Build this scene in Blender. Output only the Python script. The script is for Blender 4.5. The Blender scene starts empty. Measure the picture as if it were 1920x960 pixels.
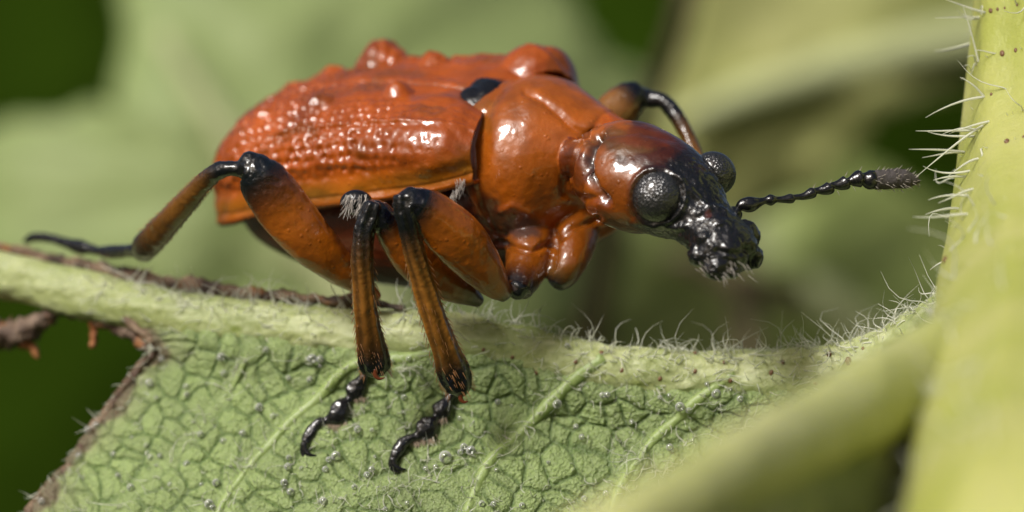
import bpy, math, random
import numpy as np
from mathutils import Vector, kdtree

# ------------------------------------------------------------------ camera, sky, sun, exposure (1 unit = 1 mm)
sc = bpy.context.scene
sc.unit_settings.system = 'METRIC'
sc.unit_settings.scale_length = 0.001
D = 60.0                      # camera distance to the plane y = 0
R_AP = 0.88                   # aperture radius
cam_d = bpy.data.cameras.new('camera'); cam = bpy.data.objects.new('camera', cam_d)
sc.collection.objects.link(cam); sc.camera = cam
cam.location = (0, -D, 0); cam.rotation_euler = (math.radians(90), 0, 0)
cam_d.sensor_width = 36; cam_d.lens = 36*D/19.2
cam_d.clip_start = 1; cam_d.clip_end = 60000
cam_d.dof.use_dof = True; cam_d.dof.focus_distance = D-1.6
cam_d.dof.aperture_fstop = cam_d.lens*1e-3/(2*R_AP)

SUN = Vector((-0.50, -0.62, 0.68)).normalized()          # direction towards the light
w = bpy.data.worlds.new('World'); sc.world = w; w.use_nodes = True
nt = w.node_tree; bg = nt.nodes['Background']
sky = nt.nodes.new('ShaderNodeTexSky'); sky.sky_type = 'NISHITA'; sky.sun_disc = False
sky.sun_elevation = math.asin(SUN.z); sky.sun_rotation = math.atan2(SUN.x, SUN.y)
sky.air_density = 1.0; sky.dust_density = 7.0; sky.ozone_density = 0.0
nt.links.new(sky.outputs[0], bg.inputs[0]); bg.inputs[1].default_value = 0.07
sun_d = bpy.data.lights.new('sun', 'SUN'); sun_d.energy = 3.3; sun_d.angle = math.radians(17); sun_d.color = (1, .985, .96)
sun = bpy.data.objects.new('sun', sun_d); sc.collection.objects.link(sun)
sun.location = SUN*200; sun.rotation_euler = SUN.to_track_quat('Z', 'Y').to_euler()
sc.view_settings.view_transform = 'Standard'; sc.view_settings.look = 'None'
sc.view_settings.gamma = 1; sc.view_settings.use_curve_mapping = False
sc.view_settings.exposure = 0.0
sc.cycles.use_denoising = True
sc.cycles.max_bounces = 10; sc.cycles.caustics_reflective = False; sc.cycles.caustics_refractive = False

rng = np.random.default_rng(7); random.seed(7)
V3 = lambda *a: np.array(a, float)
def nrm(v): v = np.asarray(v, float); return v/np.maximum(np.linalg.norm(v, axis=-1, keepdims=True), 1e-9)
def P(px, py, y=0.0):
    """a place in the scene: photo column, photo row, metres of depth behind the focus plane"""
    k = (D+y)/D
    return V3((px-960)/100*k, y, (480-py)/100*k)
def to_px(v): k = D/(D+v[:, 1]); return np.stack([960+v[:, 0]*100*k, 480-v[:, 2]*100*k], 1)

# ------------------------------------------------------------------ noise
def _h(i, j, k, s):
    with np.errstate(over='ignore'):
        n = (i.astype(np.int64)*374761393 + j.astype(np.int64)*668265263 + k.astype(np.int64)*2147483647 + s*974634777) & 0xffffffff
        n = ((n ^ (n >> 13))*1274126177) & 0xffffffff
        n = ((n ^ (n >> 16))*2246822519) & 0xffffffff
    return ((n ^ (n >> 15)) & 0xffffff)/float(0xffffff)
def vnoise(p, s=0):
    i = np.floor(p).astype(np.int64); f = p-i; f = f*f*(3-2*f); o = 0
    for a in (0, 1):
        for b in (0, 1):
            for c in (0, 1):
                wt = (f[:, 0] if a else 1-f[:, 0])*(f[:, 1] if b else 1-f[:, 1])*(f[:, 2] if c else 1-f[:, 2])
                o = o + wt*_h(i[:, 0]+a, i[:, 1]+b, i[:, 2]+c, s)
    return o*2-1
def fbm(p, s=0, o=3):
    r = 0; a = 1.0
    for q in range(o): r = r+a*vnoise(p*2**q+q*17.3, s+q); a *= .5
    return r
def vor_edge(x, y, s=0, jit=.85):
    """distance to the nearest cell border, and a random number for the cell"""
    i = np.floor(x).astype(np.int64); j = np.floor(y).astype(np.int64); z = np.zeros_like(i); C = []
    for a in range(-2, 3):
        for b in range(-2, 3):
            C.append((i+a+.5+(_h(i+a, j+b, z, s)-.5)*jit, j+b+.5+(_h(i+a, j+b, z+1, s)-.5)*jit, _h(i+a, j+b, z+2, s)))
    f1 = np.full(x.shape, 9.0); nx = np.zeros(x.shape); ny = np.zeros(x.shape); cid = np.zeros(x.shape)
    for cx, cy, c in C:
        d = np.hypot(x-cx, y-cy); m = d < f1; f1 = np.where(m, d, f1); nx = np.where(m, cx, nx); ny = np.where(m, cy, ny); cid = np.where(m, c, cid)
    e = np.full(x.shape, 9.0)
    for cx, cy, c in C:
        L = np.hypot(cx-nx, cy-ny); d2 = (x-cx)**2+(y-cy)**2
        e = np.where(L > 1e-6, np.minimum(e, (d2-f1**2)/np.maximum(2*L, 1e-6)), e)
    return e, cid
def vor2(x, y, s=0, jit=.85):
    i = np.floor(x).astype(np.int64); j = np.floor(y).astype(np.int64)
    f1 = np.full(x.shape, 9.0); f2 = np.full(x.shape, 9.0); cid = np.zeros(x.shape)
    z = np.zeros_like(i)
    for a in range(-2, 3):
        for b in range(-2, 3):
            cx = i+a+.5+(_h(i+a, j+b, z, s)-.5)*jit; cy = j+b+.5+(_h(i+a, j+b, z+1, s)-.5)*jit
            d = np.hypot(x-cx, y-cy); c = _h(i+a, j+b, z+2, s)
            near = d < f1
            f2 = np.where(near, f1, np.minimum(f2, d)); cid = np.where(near, c, cid); f1 = np.where(near, d, f1)
    return f1, f2, cid
def sstep(a, b, x): t = np.clip((x-a)/(b-a), 0, 1); return t*t*(3-2*t)

# ------------------------------------------------------------------ objects
ORG = {}
def empty(name, loc, label, cat, group=None):
    o = bpy.data.objects.new(name, None); sc.collection.objects.link(o); o.location = loc
    o.empty_display_size = .2; ORG[o.name] = np.array(loc, float); tag(o, label, cat, group); return o
def tag(o, label=None, cat=None, group=None, kind=None):
    if label: o['label'] = label
    if cat: o['category'] = cat
    if group: o['group'] = group
    if kind: o['kind'] = kind
    return o
def mesh(name, v, f, mat, parent=None, col=None, smooth=True, org=None):
    v = np.asarray(v, float)
    o3 = ORG[parent.name] if parent else (np.array(org, float) if org is not None else np.zeros(3))
    me = bpy.data.meshes.new(name); me.from_pydata((v-o3).tolist(), [], f if isinstance(f, list) else f.tolist()); me.update()
    if smooth: me.polygons.foreach_set('use_smooth', np.ones(len(me.polygons), bool))
    if col is not None:
        a = me.color_attributes.new('tint', 'FLOAT_COLOR', 'POINT'); c = np.ones((len(v), 4)); c[:, :col.shape[1]] = col
        a.data.foreach_set('color', c.ravel())
    me.materials.append(mat)
    o = bpy.data.objects.new(name, me); sc.collection.objects.link(o)
    if parent: o.parent = parent; ORG[o.name] = o3
    else: o.location = o3; ORG[o.name] = o3
    return o
def child(o, parent): o.parent = parent; return o

def catmull(K, n):
    """K: control rows (any columns) -> n interpolated rows"""
    K = np.asarray(K, float); m = len(K)
    L = np.r_[0, np.cumsum(np.linalg.norm(np.diff(K[:, :3], axis=0), axis=1)+1e-6)]
    t = np.linspace(0, L[-1], n); i = np.clip(np.searchsorted(L, t, 'right')-1, 0, m-2)
    u = ((t-L[i])/(L[i+1]-L[i]))[:, None]
    def tang(k):
        a = np.clip(k-1, 0, m-1); b = np.clip(k+1, 0, m-1); return (K[b]-K[a])/(L[b]-L[a])[:, None]
    h = (L[i+1]-L[i])[:, None]
    p0, p1, m0, m1 = K[i], K[i+1], tang(i)*h, tang(i+1)*h
    return (2*u**3-3*u**2+1)*p0+(u**3-2*u**2+u)*m0+(-2*u**3+3*u**2)*p1+(u**3-u**2)*m1
def loft(C, r1, r2, ref, seg=24, power=2.0, cap=True):
    """closed tube through centres C; r2 along the reference direction, r1 across it"""
    C = np.asarray(C, float); n = len(C)
    T = nrm(np.gradient(C, axis=0)); ref = np.broadcast_to(np.asarray(ref, float), C.shape)
    S = nrm(ref-(ref*T).sum(1, keepdims=True)*T); U = np.cross(T, S)
    a = np.linspace(0, 2*math.pi, seg, endpoint=False); e = 2/power
    ca = np.sign(np.cos(a))*np.abs(np.cos(a))**e; sa = np.sign(np.sin(a))*np.abs(np.sin(a))**e
    v = C[:, None]+U[:, None]*(ca[None, :, None]*np.asarray(r1)[:, None, None])+S[:, None]*(sa[None, :, None]*np.asarray(r2)[:, None, None])
    v = v.reshape(-1, 3); f = []
    for i in range(n-1):
        for j in range(seg):
            k = (j+1) % seg; f.append((i*seg+j, (i+1)*seg+j, (i+1)*seg+k, i*seg+k))
    if cap:
        v = np.vstack([v, C[0]-T[0]*r1[0]*.4, C[-1]+T[-1]*r1[-1]*.4]); a0 = n*seg; a1 = a0+1
        for j in range(seg):
            k = (j+1) % seg; f.append((a0, j, k)); f.append((a1, (n-1)*seg+k, (n-1)*seg+j))
    return v, f
def merge(parts):
    v, f, o = [], [], 0
    for a, b in parts: v.append(a); f += [tuple(x+o for x in q) for q in b]; o += len(a)
    return np.vstack(v), f
def ball(c, ax, n=16, m=12):
    """ellipsoid; ax: three axis vectors"""
    v = []; f = []
    for i in range(m+1):
        p = math.pi*i/m
        for j in range(n):
            q = 2*math.pi*j/n
            v.append(c+ax[0]*math.sin(p)*math.cos(q)+ax[1]*math.sin(p)*math.sin(q)+ax[2]*math.cos(p))
    for i in range(m):
        for j in range(n):
            k = (j+1) % n; f.append((i*n+j, (i+1)*n+j, (i+1)*n+k, i*n+k))
    return np.array(v), f
def hairs(H, seg=6, sides=3):
    """H: rows of (base, direction, bend vector, length, radius) -> one bundle of tapered curved hairs"""
    v = []; f = []; o = 0
    t = np.linspace(0, 1, seg)
    for b, d, k, L, r in H:
        c = b[None]+d[None]*(L*t)[:, None]+k[None]*(L*t**2)[:, None]+np.cross(d, k)[None]*(.7*L*np.sin(3.2*t)*t)[:, None]
        T = nrm(np.gradient(c, axis=0)); s = nrm(np.cross(T, V3(.31, .2, .93))); u = np.cross(T, s)
        rr = r*(1-t**1.6*.85)
        for q in range(sides):
            a = 2*math.pi*q/sides; v.append(c+(s*math.cos(a)+u*math.sin(a))*rr[:, None])
        for i in range(seg-1):
            for q in range(sides):
                z = (q+1) % sides; f.append((o+q*seg+i, o+z*seg+i, o+z*seg+i+1, o+q*seg+i+1))
        o += seg*sides
    return np.vstack(v), f

# ------------------------------------------------------------------ materials
def mat(name, base=(.5, .5, .5), rough=.5, tint=False, sss=0, sss_r=(.3, .1, .03), sss_s=.3, coat=0, bumps=(), var=None,
        spec=.5, trans=0, ior=1.5, tl=0, tl_col=None, rvar=None, rtint=None):
    m = bpy.data.materials.new(name); m.use_nodes = True; n = m.node_tree.nodes; l = m.node_tree.links
    b = n['Principled BSDF']; co = n.new('ShaderNodeTexCoord')
    b.inputs['Base Color'].default_value = (*base, 1); b.inputs['Roughness'].default_value = rough
    b.inputs['IOR'].default_value = ior; b.inputs['Specular IOR Level'].default_value = spec
    b.inputs['Transmission Weight'].default_value = trans
    b.inputs['Coat Weight'].default_value = coat; b.inputs['Coat Roughness'].default_value = .055
    if sss:
        b.inputs['Subsurface Weight'].default_value = sss; b.inputs['Subsurface Radius'].default_value = sss_r; b.inputs['Subsurface Scale'].default_value = sss_s
    csock = None
    if tint:
        at = n.new('ShaderNodeVertexColor'); at.layer_name = 'tint'; csock = at.outputs['Color']
        if rtint is not None:
            mr = n.new('ShaderNodeMapRange'); mr.inputs[3].default_value = rough; mr.inputs[4].default_value = rtint
            l.new(at.outputs['Alpha'], mr.inputs[0]); l.new(mr.outputs[0], b.inputs['Roughness'])
    if var:                                            # (scale, amount, detail): brightness mottling; colour list optional
        no = n.new('ShaderNodeTexNoise'); no.inputs['Scale'].default_value = var[0]; no.inputs['Detail'].default_value = 4
        l.new(co.outputs['Object'], no.inputs['Vector'])
        mx = n.new('ShaderNodeMix'); mx.data_type = 'RGBA'
        ra = n.new('ShaderNodeMapRange'); ra.inputs[1].default_value = .35; ra.inputs[2].default_value = .65
        l.new(no.outputs['Fac'], ra.inputs[0])
        sc_ = n.new('ShaderNodeMath'); sc_.operation = 'MULTIPLY'; sc_.inputs[1].default_value = var[1]
        l.new(ra.outputs[0], sc_.inputs[0]); l.new(sc_.outputs[0], mx.inputs[0])
        if csock: l.new(csock, mx.inputs[6])
        else: mx.inputs[6].default_value = (*base, 1)
        mx.inputs[7].default_value = (*var[2], 1); csock = mx.outputs[2]
    if csock: l.new(csock, b.inputs['Base Color'])
    if rvar:
        no = n.new('ShaderNodeTexNoise'); no.inputs['Scale'].default_value = rvar[0]; no.inputs['Detail'].default_value = 3
        l.new(co.outputs['Object'], no.inputs['Vector']); mr = n.new('ShaderNodeMapRange')
        mr.inputs[1].default_value = .3; mr.inputs[2].default_value = .7; mr.inputs[3].default_value = rvar[1]; mr.inputs[4].default_value = rvar[2]
        l.new(no.outputs['Fac'], mr.inputs[0]); l.new(mr.outputs[0], b.inputs['Roughness'])
    prev = None
    for kind, scale, dist, st in bumps:
        ral = None
        if kind == 'rug':
            t = n.new('ShaderNodeTexNoise'); t.inputs['Scale'].default_value = scale; t.inputs['Detail'].default_value = 2; out = t.outputs['Fac']
            ral = n.new('ShaderNodeMath'); ral.operation = 'MULTIPLY'; ral.inputs[1].default_value = st; l.new(at.outputs['Alpha'], ral.inputs[0])
        elif kind == 'dots':
            t = n.new('ShaderNodeTexVoronoi'); t.inputs['Scale'].default_value = scale; mr = n.new('ShaderNodeMapRange')
            mr.interpolation_type = 'SMOOTHSTEP'; mr.inputs[1].default_value = .05; mr.inputs[2].default_value = .22; mr.inputs[3].default_value = 1; mr.inputs[4].default_value = 0
            l.new(t.outputs['Distance'], mr.inputs[0]); out = mr.outputs[0]
        elif kind == 'noise':
            t = n.new('ShaderNodeTexNoise'); t.inputs['Scale'].default_value = scale; t.inputs['Detail'].default_value = 3; out = t.outputs['Fac']
        else:
            t = n.new('ShaderNodeTexVoronoi'); t.inputs['Scale'].default_value = scale; t.feature = kind; out = t.outputs['Distance']
        l.new(co.outputs['Object'], t.inputs['Vector'])
        bu = n.new('ShaderNodeBump'); bu.inputs['Distance'].default_value = dist; bu.inputs['Strength'].default_value = st
        l.new(out, bu.inputs['Height'])
        if ral: l.new(ral.outputs[0], bu.inputs['Strength'])
        if prev: l.new(prev, bu.inputs['Normal'])
        prev = bu.outputs[0]
    if prev: l.new(prev, b.inputs['Normal'])
    if tl:
        tr = n.new('ShaderNodeBsdfTranslucent'); ms = n.new('ShaderNodeMixShader'); ms.inputs[0].default_value = tl
        tr.inputs[0].default_value = (*(tl_col or base), 1)
        if tl_col is None and csock: l.new(csock, tr.inputs[0])
        l.new(b.outputs[0], ms.inputs[1]); l.new(tr.outputs[0], ms.inputs[2]); l.new(ms.outputs[0], n['Material Output'].inputs[0])
    return m

M = {}
M['cuticle'] = mat('beetle_cuticle', rough=.34, tint=True, sss=.12, sss_s=.2, rtint=.17, spec=.35, coat=.8,
                   bumps=(('noise', 4, .08, .28), ('noise', 11, .02, .35), ('noise', 36, .006, .35), ('dots', 5, .014, .6), ('rug', 13, .05, .8)))
M['elytron'] = mat('elytron_cuticle', rough=.34, tint=True, sss=.1, sss_s=.2, spec=.35, coat=.8, bumps=(('noise', 7, .05, .35), ('noise', 18, .014, .4), ('dots', 5, .014, .5)))
M['black'] = mat('black_cuticle', (.005, .005, .006), .16, spec=.6, coat=.3, bumps=(('noise', 9, .05, .4), ('noise', 30, .012, .5)))
M['eye'] = mat('compound_eye', (.016, .016, .016), .26, spec=.8, coat=.6, bumps=(('F1', 21, .025, .75),))
M['club'] = mat('antenna_club_velvet', (.035, .03, .03), .6, bumps=(('noise', 60, .03, 1),), var=(45, .7, (.12, .1, .1)))
M['seta'] = mat('amber_setae', (.35, .16, .05), .4, tl=.3)
M['pale_hair'] = mat('pale_body_hair', (.55, .5, .45), .4, tl=.3)
M['pad'] = mat('tarsal_pad_hair', (.62, .5, .38), .5, tl=.3)
M['blade'] = mat('leaf_underside', tint=True, rough=.3, sss=.0, bumps=(('F1', 19, .045, .75), ('noise', 45, .025, .9)), tl=.18, spec=.5, var=(22, .35, (.42, .48, .28)))
M['rib'] = mat('leaf_rib', tint=True, rough=.45, sss=.25, sss_r=(.5, .5, .2), sss_s=.4, bumps=(('noise', 6, .1, .35), ('noise', 30, .02, .6)), var=(9, .25, (.5, .52, .3)))
M['vein'] = mat('leaf_vein', (.25, .335, .10), .42, sss=.2, sss_r=(.4, .5, .15), sss_s=.3, bumps=(('noise', 12, .05, .4),), var=(4, .7, (.30, .38, .15)))
M['stem'] = mat('stem_skin', (.34, .37, .075), .5, sss=.4, sss_r=(.7, .7, .2), sss_s=.8, bumps=(('noise', 3, .12, .4), ('noise', 18, .02, .5)), var=(.55, .8, (.44, .44, .15)))
M['fore'] = mat('side_rib_skin', rough=.5, tint=True, sss=.4, sss_r=(.7, .7, .2), sss_s=.8, bumps=(('noise', 3, .15, .5),), var=(.8, .5, (.36, .40, .09)))
M['hair'] = mat('leaf_hair', (.85, .86, .75), .3, tl=.45)
M['brown'] = mat('withered_edge', tint=True, rough=.5, bumps=(('noise', 9, .1, .8), ('noise', 40, .03, .7)))
M['speck'] = mat('gland_speck', (.16, .08, .035), .5)
def drop_mat():
    m = bpy.data.materials.new('clear_droplet'); m.use_nodes = True; n = m.node_tree.nodes; l = m.node_tree.links
    n.remove(n['Principled BSDF']); t = n.new('ShaderNodeBsdfTransparent'); t.inputs[0].default_value = (.97, .98, .95, 1)
    g = n.new('ShaderNodeBsdfGlossy'); g.inputs['Roughness'].default_value = .06; fr = n.new('ShaderNodeLayerWeight'); fr.inputs[0].default_value = .42
    df_ = n.new('ShaderNodeBsdfDiffuse'); df_.inputs[0].default_value = (.93, .95, .9, 1); lw = n.new('ShaderNodeLayerWeight'); lw.inputs[0].default_value = .45
    mm = n.new('ShaderNodeMixShader'); l.new(lw.outputs['Facing'], mm.inputs[0]); l.new(t.outputs[0], mm.inputs[1]); l.new(df_.outputs[0], mm.inputs[2]); t = mm
    x = n.new('ShaderNodeMixShader'); l.new(fr.outputs['Fresnel'], x.inputs[0]); l.new(t.outputs[0], x.inputs[1]); l.new(g.outputs[0], x.inputs[2])
    l.new(x.outputs[0], n['Material Output'].inputs[0]); return m
M['drop'] = drop_mat()
M['leaf_sage'] = mat('sage_leaf', (.31, .38, .15), .6, tl=.2, var=(.12, .7, (.23, .31, .095)), bumps=(('noise', .8, .5, .4),))
M['leaf_yellow'] = mat('yellow_green_leaf', (.50, .51, .20), .6, tl=.2, var=(.12, .8, (.36, .40, .12)), bumps=(('noise', .8, .5, .4),))
M['leaf_mid'] = mat('mid_green_leaf', (.31, .37, .11), .6, tl=.2, var=(.15, .8, (.19, .26, .06)), bumps=(('noise', .8, .5, .4),))
M['leaf_shade'] = mat('shade_painted_leaf', (.014, .028, .002), .9, spec=.0, var=(.1, .6, (.02, .042, .003)))  # shade deep between the plants is put into this near-black leaf colour
M['leaf_rib_pale'] = mat('pale_leaf_rib', (.44, .48, .24), .6, tl=.1)
M['twig'] = mat('twig_bark', (.07, .05, .025), .6, bumps=(('noise', 2, .2, .5),))
M['withered'] = mat('withered_leaf', (.14, .11, .06), .6, var=(.6, .6, (.08, .06, .035)))
M['ground'] = mat('ground_soil', (.03, .035, .012), .9, var=(.05, .8, (.02, .035, .006)), bumps=(('noise', .3, 3, .6),))

# ------------------------------------------------------------------ ground
GZ = -220.0
g = mesh('ground', [(-30000, -30000, GZ), (30000, -30000, GZ), (30000, 30000, GZ), (-30000, 30000, GZ)], [(0, 1, 2, 3)], M['ground'], smooth=False)
tag(g, 'dark mossy soil under the plants', 'ground', kind='structure')

# ------------------------------------------------------------------ background leaves on their stalks
def point_in_fan(poly, n_edge=10, seed=0, rough=.0):
    p = np.array(poly, float); q = []
    for i in range(len(p)):
        a, b = p[i], p[(i+1) % len(p)]
        for t in np.linspace(0, 1, n_edge, endpoint=False): q.append(a*(1-t)+b*t)
    q = np.array(q)
    q = q+rough*np.stack([vnoise(np.c_[q*.02, q[:, :1]*0+seed]), vnoise(np.c_[q*.02, q[:, :1]*0+seed+9])], 1)
    return q
def back_leaf(name, label, poly, y, tilt, material, rib, stalk, rough=22, seed=1, group=None, cup=2.0):
    """poly and rib in photo pixels at depth y; tilt = (dy per px right, dy per px down)"""
    q = point_in_fan(poly, 8, seed, rough); c = q.mean(0); n = len(q)
    rings = 9; pts = []
    for k in range(rings+1):
        s = k/rings; pts.append(c+(q-c)*s)
    A = np.vstack(pts); dd = np.linalg.norm(A-c, axis=1)
    yy = y+tilt[0]*(A[:, 0]-c[0])+tilt[1]*(A[:, 1]-c[1])+cup*(dd/400)**2+1.0*fbm(np.c_[A*.006, A[:, :1]*0+seed], seed)
    f0 = np.array([P(a[0], a[1], b) for a, b in zip(A, yy)])
    th = .35; f1 = f0+V3(0, th, 0); v = np.vstack([f0, f1]); f = []; N = len(f0)
    for k in range(rings):
        for j in range(n):
            z = (j+1) % n; a, b, c2, d2 = k*n+j, k*n+z, (k+1)*n+z, (k+1)*n+j
            f.append((a, b, c2, d2)); f.append((N+a, N+d2, N+c2, N+b))
    for j in range(n):
        z = (j+1) % n; a, b = rings*n+j, rings*n+z; f.append((a, b, N+b, N+a))
    root = empty(name, P(stalk[0], stalk[1], stalk[2]), label, 'leaf', group)
    mesh('blade', v, f, material, root)
    if rib:
        R = np.array([np.r_[P(a, b, y+tilt[0]*(a-c[0])+tilt[1]*(b-c[1])-.2), r] for a, b, r in rib])
        S = catmull(R, 30); mesh('midrib', *loft(S[:, :3], S[:, 3], S[:, 3], (0, 1, 0), 10), M['leaf_rib_pale'], root)
        for k_ in ((11, 16, 21) if material is M['leaf_sage'] else ()):
            for sd in (-1, 1):
                t_ = S[k_+1, :3]-S[k_, :3]; t_ = t_/np.linalg.norm(t_); g_ = nrm(t_*.8+sd*np.cross(t_, V3(0, 1, 0)))
                L_ = 4*(1-k_/40); E = np.array([np.r_[S[k_, :3]+g_*L_*q_+V3(0, .05*q_, 0)+t_*L_*.25*q_*q_, S[k_, 3]*.5*(1-.8*q_)] for q_ in np.linspace(0, 1, 8)])
                mesh('vein', *loft(E[:, :3], E[:, 3], E[:, 3], (0, 1, 0), 8), M['leaf_rib_pale'], root)
        e = R[0]
    else: e = np.r_[P(c[0], c[1], y+.4), .5]
    base = P(*stalk)
    S = catmull(np.array([np.r_[e[:3], .45], np.r_[(e[:3]+base)/2+V3(0, 3, -2), .6], np.r_[base, .8], np.r_[base[0]*1.02, base[1]+4, GZ-1, 1.3]]), 40)
    mesh('stalk', *loft(S[:, :3], S[:, 3], S[:, 3], (0, 1, 0), 10), material, root)
    return root
G = 'soft leaves behind the beetle'
back_leaf('leaf', 'broad sage green leaf hanging behind the orange back of the beetle', [(235, -60), (640, -90), (1040, -80), (1090, 40), (1170, 110), (1240, 200), (1190, 330), (1180, 520), (1000, 760), (760, 760), (520, 660), (300, 575), (60, 520), (-160, 470), (-160, 260), (60, 235), (215, 190)],
          52, (.004, -.004), M['leaf_sage'], [(1000, 1000, .9), (700, 620, .8), (480, 330, .6), (300, 60, .3)], (900, 1700, 60), group=G, seed=3)
back_leaf('leaf', 'yellow green leaf filling the gap between raised foreleg and hairy stem', [(1290, -80), (1960, -80), (1960, 100), (1800, 150), (1690, 190), (1610, 270), (1560, 360), (1400, 420), (1240, 420), (1205, 260), (1265, 130)],
          58, (.004, .006), M['leaf_yellow'], [(2060, 40, .9), (1720, 90, .8), (1420, 170, .6), (1270, 230, .3)], (2400, 1500, 66), group=G, seed=8)
back_leaf('leaf', 'mid green leaf below the beetle head and antenna', [(1060, 250), (1260, 300), (1480, 285), (1600, 290), (1680, 330), (1800, 400), (1960, 520), (1960, 800), (1500, 860), (1050, 840), (930, 620), (990, 420)],
          66, (.003, -.006), M['leaf_mid'], [(1980, 980, .9), (1640, 640, .8), (1420, 470, .6), (1200, 330, .3)], (2150, 1700, 80), group=G, seed=12)
back_leaf('leaf', 'leaf with deep shade painted in, behind the gap beside the sage leaf', [(-500, -300), (330, -330), (420, 200), (330, 560), (-100, 620), (-520, 300)], 120, (0, -.01), M['leaf_shade'], None, (-200, 1900, 130), seed=15, group=G)
back_leaf('leaf', 'leaf with deep shade painted in, below the chewed leaf hole', [(-600, 540), (420, 520), (520, 900), (400, 1350), (-300, 1350), (-600, 900)], 105, (0, -.01), M['leaf_shade'], None, (-350, 2100, 120), seed=16, group=G)
back_leaf('leaf', 'leaf with deep shade painted in, behind the sage and yellow green leaves', [(850, -330), (2200, -330), (2250, 420), (1700, 560), (1300, 420), (800, 120)], 125, (0, -.01), M['leaf_shade'], None, (2700, 2100, 140), seed=18, group=G)
# withered scraps and a twig, far out of focus
back_leaf('withered_leaf', 'small brown withered leaf scrap blurred below the beetle snout', [(1250, 470), (1330, 480), (1420, 505), (1500, 520), (1530, 560), (1470, 575), (1380, 545), (1290, 510)], 48, (.004, 0), M['withered'], None, (1560, 1700, 56), seed=25, rough=14, cup=1.0)
S = catmull(np.array([np.r_[P(1330, -160, 40), .32], np.r_[P(1285, 20, 41), .32], np.r_[P(1235, 150, 43), .36], np.r_[P(1150, 420, 50), .45], np.r_[P(1100, 900, 60), .6], np.r_[P(1060, 1500, 62)[:2], GZ-1, .9]]), 60)
b0 = S[-1, :3].copy(); tw = mesh('twig', *loft(S[:, :3], S[:, 3], S[:, 3], (0, 1, 0), 10), M['twig'], org=b0)
tag(tw, 'blurred brown twig rising behind the raised foreleg', 'twig')

# ------------------------------------------------------------------ the hairy stem
stem_c = [(1978, -420, 1.6, 1.45), (1990, -120, .8, 1.55), (1990, 120, .2, 1.7), (1985, 300, -.6, 1.8), (1980, 480, -2.7, 1.92), (1972, 640, -6.0, 2.0), (1962, 800, -10, 1.98), (1956, 960, -13.5, 1.95), (1955, 1200, -17, 2.0)]
K = np.array([np.r_[P(a, b, c), r] for a, b, c, r in stem_c]+[np.r_[8, -19.5, -20, 2.4], np.r_[9.5, -15, -60, 2.8], np.r_[12, -4, -130, 3.4], np.r_[12, -2, GZ-2, 4]])
S = catmull(K, 240)
v, f = loft(S[:, :3], S[:, 3], S[:, 3], (0, 1, 0), 72)
ax = np.vstack([np.repeat(S[:, :3], 72, 0), S[:1, :3], S[-1:, :3]]); out = nrm(v-ax)
ang = np.arctan2(out[:, 1], out[:, 0])
v = v+out*(.05*np.sin(ang*9+.2*v[:, 2])+.04*fbm(v*np.array([.8, .8, .25]), 3))[:, None]*sstep(0, 1, np.ones(len(v)))[:, None]
stem = empty('stem', (12, -2, GZ), 'thick yellow green hairy stem that carries the leaf', 'stem')
stem_skin = mesh('stalk', v, f, M['stem'], stem)
sv, sn = v, out

# ------------------------------------------------------------------ the leaf the beetle stands on
mid_c = [(-160, 450, 4.2, .42), (0, 512, 3.3, .43), (150, 548, 2.5, .45), (320, 585, 1.7, .46), (520, 612, 1.0, .47), (720, 630, .5, .5), (880, 640, .3, .53), (1000, 664, .2, .5), (1150, 697, .1, .48), (1300, 704, 0, .5), (1450, 699, -.2, .5), (1580, 688, -.5, .52), (1690, 655, -1.0, .56), (1790, 600, -1.9, .62), (1900, 545, -3.0, .7)]
MK = np.array([np.r_[P(a, b, c), r] for a, b, c, r in mid_c]); MS = catmull(MK, 420)
def zmid(X): return np.interp(X, MS[:, 0], MS[:, 2])
def ymid(X): return np.interp(X, MS[:, 0], MS[:, 1])
def LY(X, Z):
    X = np.asarray(X, float); Z = np.asarray(Z, float); dz = np.maximum(zmid(X)-Z, 0)
    y = ymid(X)+.12-.34*dz-.035*dz**2-.30*(1-sstep(.35, 1.15, dz))
    return y-.16*np.maximum(X-2.0, 0)*np.maximum(dz-.8, 0)*.6
def LN(X, Z):
    e = .05; return nrm(np.stack([(LY(X+e, Z)-LY(X-e, Z))/(2*e), -np.ones_like(X), (LY(X, Z+e)-LY(X, Z-e))/(2*e)], -1))
def onleaf(px, py, lift=0.0):
    y = -1.0
    for _ in range(12): p = P(px, py, y); y = float(LY(p[0], p[2]))-lift
    return P(px, py, y)

leaf = empty('leaf', P(1740, 620, -1.2), 'chewed green leaf underside with raised rib, standing place of the beetle', 'leaf')
edge_px = [(-40, 1180), (20, 1060), (50, 970), (72, 925), (100, 895), (132, 868), (150, 838), (170, 806), (196, 778), (214, 748), (240, 714), (262, 684), (282, 660), (276, 636), (248, 612), (225, 585)]
EP = np.array(edge_px, float)[::-1]
cols, rows = 860, 330
pyv = np.linspace(588, 1170, rows); lft = np.interp(pyv, EP[:, 1], EP[:, 0])
lft = lft+5*vnoise(np.c_[pyv*.06, pyv*0, pyv*0])+3*vnoise(np.c_[pyv*.2, pyv*0+4, pyv*0])
U, Vv = np.meshgrid(np.linspace(0, 1, cols), np.linspace(0, 1, rows))
gx = lft[:, None]+(1860-lft[:, None])*U; gy = pyv[:, None]+0*U
mpx = to_px(MS[:, :3]); top = np.interp(gx, mpx[:, 0], mpx[:, 1]); gy = gy+np.maximum(top-588, 0)*(1-Vv)
X = (gx-960)/100; Z = (480-gy)/100
for _ in range(6): y = LY(X, Z); k = (D+y)/D; X = (gx-960)/100*k; Z = (480-gy)/100*k
y = LY(X, Z); NN = LN(X, Z)
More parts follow.
